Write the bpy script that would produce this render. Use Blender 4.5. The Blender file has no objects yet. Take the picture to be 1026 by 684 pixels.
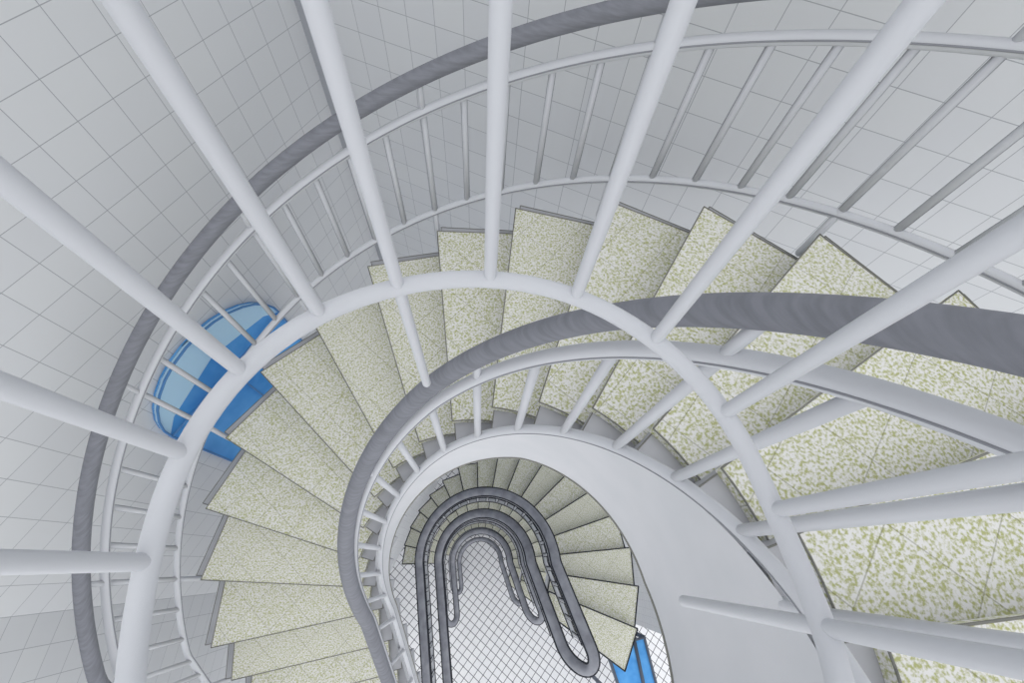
import bpy, math
from mathutils import Vector, Matrix
import numpy as np
H=15.0
sc=bpy.context.scene
sc.view_settings.view_transform='Standard'
R=math.radians

# ---------------- materials ----------------
def srgb(r,g,b):
    f=lambda c:(c/255/12.92) if c/255<=.04045 else ((c/255+.055)/1.055)**2.4
    return (f(r),f(g),f(b),1)
def mat(name,col,rough=.6,spec=.15):
    m=bpy.data.materials.new(name); m.use_nodes=True
    b=m.node_tree.nodes['Principled BSDF']
    b.inputs['Base Color'].default_value=col; b.inputs['Roughness'].default_value=rough
    b.inputs['Specular IOR Level'].default_value=spec
    return m
def noisy(name,c1,c2,scale,rough=.6,detail=3,lo=.35,hi=.65,stretch=None):
    m=mat(name,c1,rough); nt=m.node_tree; N=nt.nodes; L=nt.links
    tc=N.new('ShaderNodeTexCoord'); mp=N.new('ShaderNodeMapping')
    if stretch: mp.inputs['Scale'].default_value=stretch
    no=N.new('ShaderNodeTexNoise'); no.inputs['Scale'].default_value=scale; no.inputs['Detail'].default_value=detail
    cr=N.new('ShaderNodeValToRGB'); cr.color_ramp.elements[0].position=lo; cr.color_ramp.elements[1].position=hi
    cr.color_ramp.elements[0].color=c1; cr.color_ramp.elements[1].color=c2
    L.new(tc.outputs['Object'],mp.inputs[0]); L.new(mp.outputs[0],no.inputs['Vector']); L.new(no.outputs['Fac'],cr.inputs[0])
    L.new(cr.outputs[0],N['Principled BSDF'].inputs['Base Color'])
    return m
def tiled(name,c1,c2,mortar,size,msz,rot=0,coord='UV'):
    m=mat(name,c1,.55); nt=m.node_tree; N=nt.nodes; L=nt.links
    tc=N.new('ShaderNodeTexCoord'); mp=N.new('ShaderNodeMapping'); mp.inputs['Rotation'].default_value=(0,0,rot)
    br=N.new('ShaderNodeTexBrick'); br.offset=0; br.squash=1
    br.inputs['Color1'].default_value=c1; br.inputs['Color2'].default_value=c2; br.inputs['Mortar'].default_value=mortar
    br.inputs['Scale'].default_value=1; br.inputs['Mortar Size'].default_value=msz; br.inputs['Mortar Smooth'].default_value=.1
    br.inputs['Brick Width'].default_value=size; br.inputs['Row Height'].default_value=size
    L.new(tc.outputs[coord],mp.inputs[0]); L.new(mp.outputs[0],br.inputs['Vector'])
    L.new(br.outputs['Color'],N['Principled BSDF'].inputs['Base Color'])
    return m
M_wall=tiled('wall_tile',srgb(216,218,220),srgb(213,215,218),srgb(166,169,174),.18,.0018)
M_floor=tiled('floor_tile',srgb(240,240,242),srgb(236,236,239),srgb(84,86,92),.19,.0085,rot=R(38))
M_white=mat('white_painted_steel',srgb(208,210,215),.5,.15)
M_grw=mat('pale_grey_steel',srgb(202,204,209),.5,.15)
M_hand=noisy('grey_handrail',srgb(122,124,131),srgb(134,136,144),14,.6,stretch=(1,1,6))
M_handd=noisy('mid_grey_handrail',srgb(136,138,146),srgb(158,160,168),9,.6)
M_line=mat('dark_edging',srgb(62,64,70),.8,.05)
M_greyedge=mat('grey_joint',srgb(138,138,132),.8,.05)
M_outline=mat('grey_outline',srgb(148,150,156),.8,.05)  # for the added outline tubes along the railings
M_conc=noisy('grey_concrete',srgb(180,181,186),srgb(190,191,196),6,.8)
M_str=noisy('pale_plaster',srgb(208,210,214),srgb(214,215,219),4,.8)
M_blue=noisy('blue_glass',srgb(78,154,226),srgb(108,182,246),3,.2)
M_lblue=mat('pale_blue_reflection',srgb(196,232,255),.2)  # reflection on the window glass, put in as a flat pale colour
M_bframe=mat('blue_frame',srgb(90,140,195),.5)
M_dark=mat('dark_frame',srgb(90,98,112),.5)
def terrazzo(name):
    m=mat(name,(1,1,1,1),.7); nt=m.node_tree; N=nt.nodes; L=nt.links
    tc=N.new('ShaderNodeTexCoord')
    no=N.new('ShaderNodeTexNoise'); no.inputs['Scale'].default_value=105; no.inputs['Detail'].default_value=2; no.inputs['Roughness'].default_value=.6
    cr=N.new('ShaderNodeValToRGB'); e=cr.color_ramp.elements
    e[0].position=.37; e[0].color=srgb(186,189,132)
    e[1].position=.57; e[1].color=srgb(240,239,237)
    k=cr.color_ramp.elements.new(.46); k.color=srgb(214,214,192)
    br=N.new('ShaderNodeTexBrick'); br.offset=0
    mp=N.new('ShaderNodeMapping'); mp.inputs['Rotation'].default_value=(0,0,R(40))
    br.inputs['Color1'].default_value=(1,1,1,1); br.inputs['Color2'].default_value=(.97,.97,.97,1); br.inputs['Mortar'].default_value=(.66,.66,.62,1)
    br.inputs['Scale'].default_value=1; br.inputs['Mortar Size'].default_value=.0018
    br.inputs['Brick Width'].default_value=.22; br.inputs['Row Height'].default_value=.22
    mx=N.new('ShaderNodeMix'); mx.data_type='RGBA'; mx.blend_type='MULTIPLY'; mx.inputs[0].default_value=1
    L.new(tc.outputs['Object'],no.inputs['Vector']); L.new(no.outputs['Fac'],cr.inputs[0])
    L.new(tc.outputs['Object'],mp.inputs[0]); L.new(mp.outputs[0],br.inputs['Vector'])
    L.new(cr.outputs[0],mx.inputs[6]); L.new(br.outputs['Color'],mx.inputs[7])
    L.new(mx.outputs[2],N['Principled BSDF'].inputs['Base Color'])
    return m
M_tread=terrazzo('olive_speckled_stone')

# ---------------- mesh helpers ----------------
def empty(name):
    o=bpy.data.objects.new(name,None); sc.collection.objects.link(o); return o
class MB:
    def __init__(s): s.v=[]; s.f=[]
    def tube(s,pts,rad,n=12,cap=True):
        pts=[Vector(p) for p in pts]; k=len(pts)
        rr=rad if isinstance(rad,(list,tuple)) else [rad]*k
        base=len(s.v); prev=None
        for i,p in enumerate(pts):
            t=(pts[min(i+1,k-1)]-pts[max(i-1,0)]).normalized()
            if prev is None:
                a=Vector((0,0,1)) if abs(t.z)<.9 else Vector((1,0,0))
                u=t.cross(a).normalized()
            else: u=(prev-t*prev.dot(t)).normalized()
            prev=u; w=t.cross(u)
            for j in range(n):
                a=2*math.pi*j/n; s.v.append(p+(u*math.cos(a)+w*math.sin(a))*rr[i])
        for i in range(k-1):
            for j in range(n):
                a=base+i*n+j; b=base+i*n+(j+1)%n
                s.f.append((a,b,b+n,a+n))
        if cap:
            s.f.append(tuple(base+j for j in range(n))[::-1]); s.f.append(tuple(base+(k-1)*n+j for j in range(n)))
    def rod(s,p,q,r,n=12,dome=True):
        p=Vector(p);q=Vector(q);d=(q-p).normalized()
        s.tube([p,p+(q-p)*.5,q]+([q+d*r*.5,q+d*r*.85,q+d*r] if dome else []),[r,r,r]+([r*.86,r*.5,r*.05] if dome else []),n)
    def prism(s,poly,z0,z1):
        n=len(poly);b=len(s.v)
        for z in (z0,z1):
            for x,y in poly: s.v.append(Vector((x,y,z)))
        s.f.append(tuple(b+i for i in range(n))[::-1]); s.f.append(tuple(b+n+i for i in range(n)))
        for i in range(n):
            j=(i+1)%n; s.f.append((b+i,b+j,b+n+j,b+n+i))
    def quadstrip(s,A,B,):
        b=len(s.v);n=len(A)
        for a in A: s.v.append(Vector(a))
        for a in B: s.v.append(Vector(a))
        for i in range(n-1): s.f.append((b+i,b+i+1,b+n+i+1,b+n+i))
    def make(s,name,m,parent=None,smooth=True,bevel=0):
        me=bpy.data.meshes.new(name); me.from_pydata([tuple(v) for v in s.v],[],s.f); me.update()
        o=bpy.data.objects.new(name,me); sc.collection.objects.link(o); me.materials.append(m)
        if smooth:
            for p in me.polygons: p.use_smooth=len(p.vertices)==4
        if bevel:
            md=o.modifiers.new('bevel','BEVEL'); md.width=bevel; md.segments=2
        if parent: o.parent=parent
        return o
def lerp(t,xs,ys): return float(np.interp(t,xs,ys))

# ---------------- upper flight ----------------
CX,CY=-.037,-.193
TE=R(191); STEP=R(13.25)
HX,HY=-math.sin(TE),math.cos(TE)
def zh(t):
    if t<R(5):
        z0=.357-.876*R(5)-.159*(R(5)-math.pi/2)**2
        return H+z0+(R(5)-t)*.42
    if t>TE:
        z0=.357-.876*TE-.159*(TE-math.pi/2)**2
        return H+z0-(t-TE)*1.45
    return H+.357-.876*t-.159*(t-math.pi/2)**2
def P(t,r,dz=0):
    tt=min(t,TE); x=CX+r*math.cos(tt); y=CY+r*math.sin(tt)
    if t>TE:
        L=(t-TE)*1.1; x+=HX*L; y+=HY*L
    return Vector((x,y,zh(t)+dz))
def PI(t,dz=0,off=0):   # inner rail line: the well tightens slightly round the turn
    return P(t,lerp(math.degrees(t),[100,180],[.666,.626])+off,dz)
def PO(t,dz=0,off=0):
    return P(t,lerp(math.degrees(t),[120,180],[2.07,2.04])+off,dz)
T0,T1=R(-40),R(262)
def rng(a,b,n=220): return [a+(b-a)*i/n for i in range(n+1)]
inner=empty('inner_stair_railing')
TI=rng(T0,T1)
rad=[lerp(math.degrees(t),[10,35,65,120,180],[.034,.029,.026,.032,.041]) for t in TI]
mb=MB(); mb.tube([PI(t,-.012) for t in TI],rad,20); mb.make('handrail',M_hand,inner)
mb=MB(); sm=MB()
for dz,r in ((-.16,.020),(-.80,.018)):
    mb.tube([PI(t,dz) for t in TI],r,14)
    for sg in (-1,1): sm.tube([PI(t,dz,sg*r) for t in TI],.0022,6)  # outline tubes added along both sides of each rail
mb.make('rails',M_white,inner)
mb=MB(); t=R(45)-STEP*6+R(4); i=0
while t<T1:
    mb.rod(PI(t,-.16),PI(t,-.80),.014,10,False)
    if i%3==0:
        mb.rod(PI(t),PI(t,-.16),.012,8,False); mb.rod(PI(t,-.78),PI(t,-1.02,.06),.015,10)
    t+=STEP; i+=1
mb.make('balusters',M_white,inner); sm.make('outlines',M_outline,inner)
outer=empty('outer_stair_railing')
TO=rng(R(-10),T1)
mb=MB(); mb.tube([PO(t) for t in TO],.036,18); mb.make('handrail',M_hand,outer)
mb=MB(); sm=MB()
for dz,r in ((-.16,.023),(-.80,.021)):
    mb.tube([PO(t,dz) for t in TO],r,12)
    for sg in (-1,1): sm.tube([PO(t,dz,sg*r) for t in TO],.0035,6)  # added outlines, as on the inner rails
mb.make('rails',M_white,outer)
mb=MB(); t=R(-8); i=0
while t<T1:
    mb.rod(PO(t,-.16),PO(t,-.80),.0145,8,False)
    for sg in (-1,1): sm.rod(PO(t+sg*.0068,-.17),PO(t+sg*.0068,-.79),.0018,5,False)
    if i%5==0:
        mb.rod(PO(t),PO(t,-.16),.014,8,False); mb.rod(PO(t,-.78),PO(t,-1.0,-.06),.016,8)
    t+=R(5.3); i+=1
mb.make('balusters',M_grw,outer); sm.make('outlines',M_outline,outer)

stair=empty('spiral_staircase')
tr=MB(); co=MB(); ln=MB()
k=-6
while True:
    tn=R(45)+k*STEP
    if tn>T1: break
    zt=zh(tn)-.833
    rt=lambda q: lerp(math.degrees(q),[120,170],[1.95,1.90])
    def poly(a,b,r0,r1,n=4):
        A=[P(a+(b-a)*i/n,r0) for i in range(n+1)]
        B=[P(a,r1(a)),P(b,r1(b))]
        return [(p.x,p.y) for p in A]+[(p.x,p.y) for p in B[::-1]]
    a=tn-STEP*1.08
    pl=poly(a,tn,.79,rt)
    tr.prism(pl,zt-.035,zt)
    pq=[Vector((x,y,zt+.001)) for x,y in pl]
    for i in range(len(pq)):
        p,q=pq[i],pq[(i+1)%len(pq)]; ln.tube([p,(p+q)/2,q],.0030,5)
    riser=zh(tn)-zh(tn+STEP)
    pb=poly(a-.02,tn-.012,.70,lambda q:rt(q)+.06)
    co.prism(pb,zt-.04-riser-.12,zt-.036)
    pq=[Vector((x,y,zt-.035)) for x,y in pb]
    for i in range(len(pq)):
        p,q=pq[i],pq[(i+1)%len(pq)]; ln.tube([p,(p+q)/2,q],.0026,5)
    k+=1
tr.make('treads',M_tread,stair,False)
co.make('step_blocks',M_conc,stair,False)
ln.make('tread_joints',M_greyedge,stair)
st=MB()
def sdep(t): 
    d=math.degrees(t); return .50+.35*max(0,min(1,(70-d)/60))
TS=rng(T0,T1,180)
A=[P(t,.69,-.90) for t in TS]
B=[P(t,.69,-.90-sdep(t)) for t in TS]
C=[P(t,.74,-.90-sdep(t)) for t in TS]
D=[P(t,2.0,-1.25) for t in TS]
st.quadstrip(A,B); st.quadstrip(B,C); st.quadstrip(C,D)
st.make('inner_stringer',M_str,stair)
sl=MB(); sl.tube(B,.006,6); sl.make('stringer_edge',M_greyedge,stair)

# ---------------- top guard ring ----------------
g=empty('guard_railing')
GR=.36
az0=[-166,-120,-70,-40,-16,-9,9,29,49,69,90,110,127,145,162,180,194]
dd0=[.555,.54,.50,.475,.472,.50,.53,.515,.507,.50,.498,.495,.488,.492,.512,.545,.555]
raw=[lerp(-166+360*i/120,az0,dd0) for i in range(120)]
def smooth(a): return [(a[i-2]+a[i-1]*2+a[i]*2+a[(i+1)%len(a)]*2+a[(i+2)%len(a)])/8 for i in range(len(a))]
raw=smooth(smooth(raw))
def gd(az):
    x=((az+166)%360)/3; i=int(x)%120; f=x-int(x); return raw[i]*(1-f)+raw[(i+1)%120]*f
mb=MB(); mb.tube([(GR*math.cos(R(-166+3*i)),GR*math.sin(R(-166+3*i)),H-gd(-166+3*i)-.008) for i in range(121)],.0125,18,False)
mb.tube([(GR*math.cos(R(3*i)),GR*math.sin(R(3*i)),H+.3) for i in range(121)],.016,18,False); mb.make('rails',M_white,g)
mb=MB()
for az in (180,162,145,127,110,89.5,69.5,49.5,29,9,-9.5,-30,-50,-70,-90,-110,-130,-156):
    a=R(az); x=GR*math.cos(a); y=GR*math.sin(a)
    low=H-gd(az)
    if az in (110,-130): low=H-.86
    if az==-9.5: low=H-.84
    mb.rod((x,y,H+.3),(x,y,low),.0090,14)
mb.make('bars',M_white,g)

# ---------------- lower levels ----------------
def lower(idx,dz,leftlen):
    """dz : handrail depth under the top landing at azimuth 0"""
    e=empty('lower_stair_railing')
    RI=.83
    def zz(t): return H-dz-.5*t
    def Q(s,dz_=0,r=RI):
        if s<0:
            f=-s; return Vector((r+.34*f,-.93*f,zz(0)+.3*f+dz_))
        if s>math.pi:
            f=s-math.pi; return Vector((-r+.15*f,-f,zz(math.pi)-.15*f+dz_))
        return Vector((r*math.cos(s),r*math.sin(s),zz(s)+dz_))
    s0,s1=-.80,math.pi+leftlen
    n=120
    S=[s0+(s1-s0)*i/n for i in range(n+1)]
    top=[Q(s) for s in S]; bot=[Q(s,-.30,RI-.24) for s in S]
    def endloop(p,q,d):
        c=(p+q)/2; h=(p-q)/2; d=d.normalized()
        return [c+h*math.cos(a)+d*h.length*math.sin(a) for a in [math.pi*i/14 for i in range(1,14)]]
    l0=endloop(top[0],bot[0],top[0]-top[1]); l1=endloop(top[-1],bot[-1],top[-1]-top[-2])
    loop=top+l1+bot[::-1]+l0[::-1]+[top[0],top[1]]
    mb=MB(); mb.tube(loop,.055,14,False); mb.make('handrail_loop',M_handd,e)
    ol=MB()
    k=len(loop)
    for sg in (-1,1):
        L=[]
        for i,p in enumerate(loop):
            t=loop[min(i+1,k-1)]-loop[max(i-1,0)]; t.z=0; t.normalize()
            L.append(p+Vector((t.y,-t.x,0))*sg*.055+Vector((0,0,.02)))
        ol.tube(L,.009,6,False)
    w=MB()
    for dd,rr in ((-.2,RI-.02),(-.66,RI-.02),(-.85,RI-.24)):
        w.tube([Q(s,dd,rr) for s in S],.024,10)
        for sg in (-1,1): ol.tube([Q(s,dd+.01,rr+sg*.026) for s in S],.006,6)
    w.make('rails',M_white,e)
    b=MB(); s=s0+.05
    while s<s1:
        b.rod(Q(s,-.2,RI-.02),Q(s,-.66,RI-.02),.02,8,False)
        b.rod(Q(s,-.30,RI-.24),Q(s,-.85,RI-.24),.02,8,False)
        for sg in (-1,1):
            ol.rod(Q(s+sg*.022,-.2,RI-.03),Q(s+sg*.022,-.66,RI-.03),.005,5,False)
        s+=.17
    b.make('balusters',M_white,e); ol.make('edge_outlines',M_line,e)  # dark tubes added to draw the railing outlines
    se=empty('lower_staircase')
    tr=MB(); bl=MB(); el=MB()
    kk=-2
    RO=lambda t: lerp(math.degrees(t),[0,35,65,95,123,150,180],[2.0,1.88,1.7,1.5,1.26,1.2,1.2])
    while True:
        tn=R(5)+kk*R(12.6)
        if tn>math.pi+.05: break
        a=tn-R(12.9); z=zz(tn)-.86
        pl=[(r*math.cos(q),r*math.sin(q)) for q,r in ((a,.9),(tn,.9),(tn,RO(tn)),(a,RO(tn)))]
        tr.prism(pl,z-.04,z)
        bl.prism([(x*.985,y*.985) for x,y in pl],z-.28,z-.041)
        pp=[Vector((x,y,z+.004)) for x,y in pl]
        for i in range(4): el.tube([pp[i],(pp[i]+pp[(i+1)%4])/2,pp[(i+1)%4]],.008,5)
        kk+=1
    tr.make('treads',M_tread,se,False); bl.make('step_blocks',M_str,se,False); el.make('tread_joints',M_line,se)
lower(2,5.2,1.6)
lower(3,9.0,.98)
lower(4,12.6,.6)

# ---------------- room shell ----------------
def wall(name,p,q,z0,z1):
    me=bpy.data.meshes.new(name); L=(Vector(q)-Vector(p)).length
    d=(Vector(q)-Vector(p)).normalized(); nrm=Vector((d.y,-d.x))*-.12
    vs=[(p[0],p[1],z0),(q[0],q[1],z0),(q[0],q[1],z1),(p[0],p[1],z1)]
    vb=[(x+nrm.x,y+nrm.y,z) for x,y,z in vs]
    me.from_pydata(vs+vb,[],[(0,1,2,3),(7,6,5,4),(0,4,5,1),(1,5,6,2),(2,6,7,3),(3,7,4,0)])
    uv=me.uv_layers.new(name='UVMap')
    co=[(0,z0),(L,z0),(L,z1),(0,z1)]*2
    for pl in me.polygons:
        for li in pl.loop_indices: uv.data[li].uv=co[me.loops[li].vertex_index]
    me.materials.append(M_wall)
    o=bpy.data.objects.new(name,me); sc.collection.objects.link(o); return o
P1=(-2.69,-.28);P2=(-1.15,2.99);P3=(4.6,.32)
ZT=H+2.4
wall('wall_left',P1,P2,0,ZT)
wall('wall_back',P2,P3,0,ZT)
wall('wall_left_return',(-2.72,-1.9),P1,0,ZT)
wall('wall_right',P3,(4.6,-1.6),0,ZT)
mb=MB(); mb.prism([(-1.20,2.93),(-1.13,2.89),(-1.05,2.93),(-1.12,3.0)],0,ZT); mb.make('trim_1',mat('grey_corner_trim',srgb(168,171,177)),None,False)
me=bpy.data.meshes.new('floor'); me.from_pydata([(-6,-8,0),(8,-8,0),(8,5,0),(-6,5,0)],[],[(0,1,2,3)])
uv=me.uv_layers.new(); 
for i,c in enumerate([(-6,-8),(8,-8),(8,5),(-6,5)]): uv.data[i].uv=c
me.materials.append(M_floor); o=bpy.data.objects.new('floor',me); sc.collection.objects.link(o)

# window in left wall (arched, blue glass)
d=Vector((P2[0]-P1[0],P2[1]-P1[1],0)).normalized(); nin=Vector((d.y,-d.x,0))
def wp(s,z,off): return Vector((P1[0],P1[1],0))+d*s+nin*off+Vector((0,0,z))
win=empty('window_1')
sc0=(Vector((-1.93,1.29,0))-Vector((P1[0],P1[1],0))).dot(d); hw=.56
zb,zs=H-4.3,H-3.08
out=[(sc0-hw,zb),(sc0+hw,zb)]+[(sc0+hw*math.cos(R(a)),zs+hw*.85*math.sin(R(a))) for a in range(0,181,12)]
def flat(name,pts,off,m,th=.02):
    mbx=MB(); n=len(pts); mbx.v=[wp(s,z,off) for s,z in pts]+[wp(s,z,off-th) for s,z in pts]
    mbx.f=[tuple(range(n)),tuple(range(n,2*n))[::-1]]+[(i,n+i,n+(i+1)%n,(i+1)%n) for i in range(n)]
    return mbx.make(name,m,win,False)
flat('glass',out,.025,M_blue)
arcp=[(sc0+hw*math.cos(R(a)),zs+hw*.85*math.sin(R(a))) for a in range(0,181,12)]
flat('glass_reflection',arcp+[(sc0-hw*.8,zs+.1),(sc0,zs+.22),(sc0+hw*.8,zs+.1)],.035,M_lblue)  # pale band painted over the blue glass as its reflection
mb=MB(); mb.tube([wp(s,z,.05) for s,z in out+[out[0]]],.008,8,False)
mb.rod(wp(sc0,zb,.05),wp(sc0,zs+hw*.85,.05),.007,8,False)
mb.rod(wp(sc0-hw,zs,.05),wp(sc0+hw,zs,.05),.007,8,False); mb.make('frame',M_bframe,win)

# low glass canopy beside lower flight
can=empty('glass_canopy'); zc=H-12
q=[(3.00,-1.75),(3.95,-1.58),(4.15,-2.75),(3.35,-2.9)]
mb=MB(); mb.prism(q,zc,zc+.03); mb.make('glass',M_blue,can,False)
mb=MB(); q=q+[q[0]]
mb.tube([(x,y,zc+.05) for x,y in q],.04,8,False); mb.tube([(3.7,-1.63,zc+.05),(3.85,-2.8,zc+.05)],.04,8)
mb.make('frame',M_dark,can)
mb=MB(); 
for x,y in q[:4]: mb.rod((x,y,zc),(x,y,0),.05,8,False)
mb.make('posts',M_dark,can)

# ---------------- world, camera ----------------
w=bpy.data.worlds.new('world'); sc.world=w; w.use_nodes=True
w.node_tree.nodes['Background'].inputs[0].default_value=(.975,.985,1,1)
w.node_tree.nodes['Background'].inputs[1].default_value=1.27
Mx=[[0.9977,0.0,0.0682],[-0.0312,0.889,0.4569],[-0.0606,-0.458,0.8869]]
rot=Matrix(Mx).transposed().to_4x4()
cam=bpy.data.cameras.new('camera'); co_=bpy.data.objects.new('camera',cam); sc.collection.objects.link(co_)
co_.matrix_world=Matrix.Translation((0,0,H))@rot
cam.sensor_width=36; cam.lens=429/1026*36; cam.clip_start=.02; cam.clip_end=200
sc.camera=co_
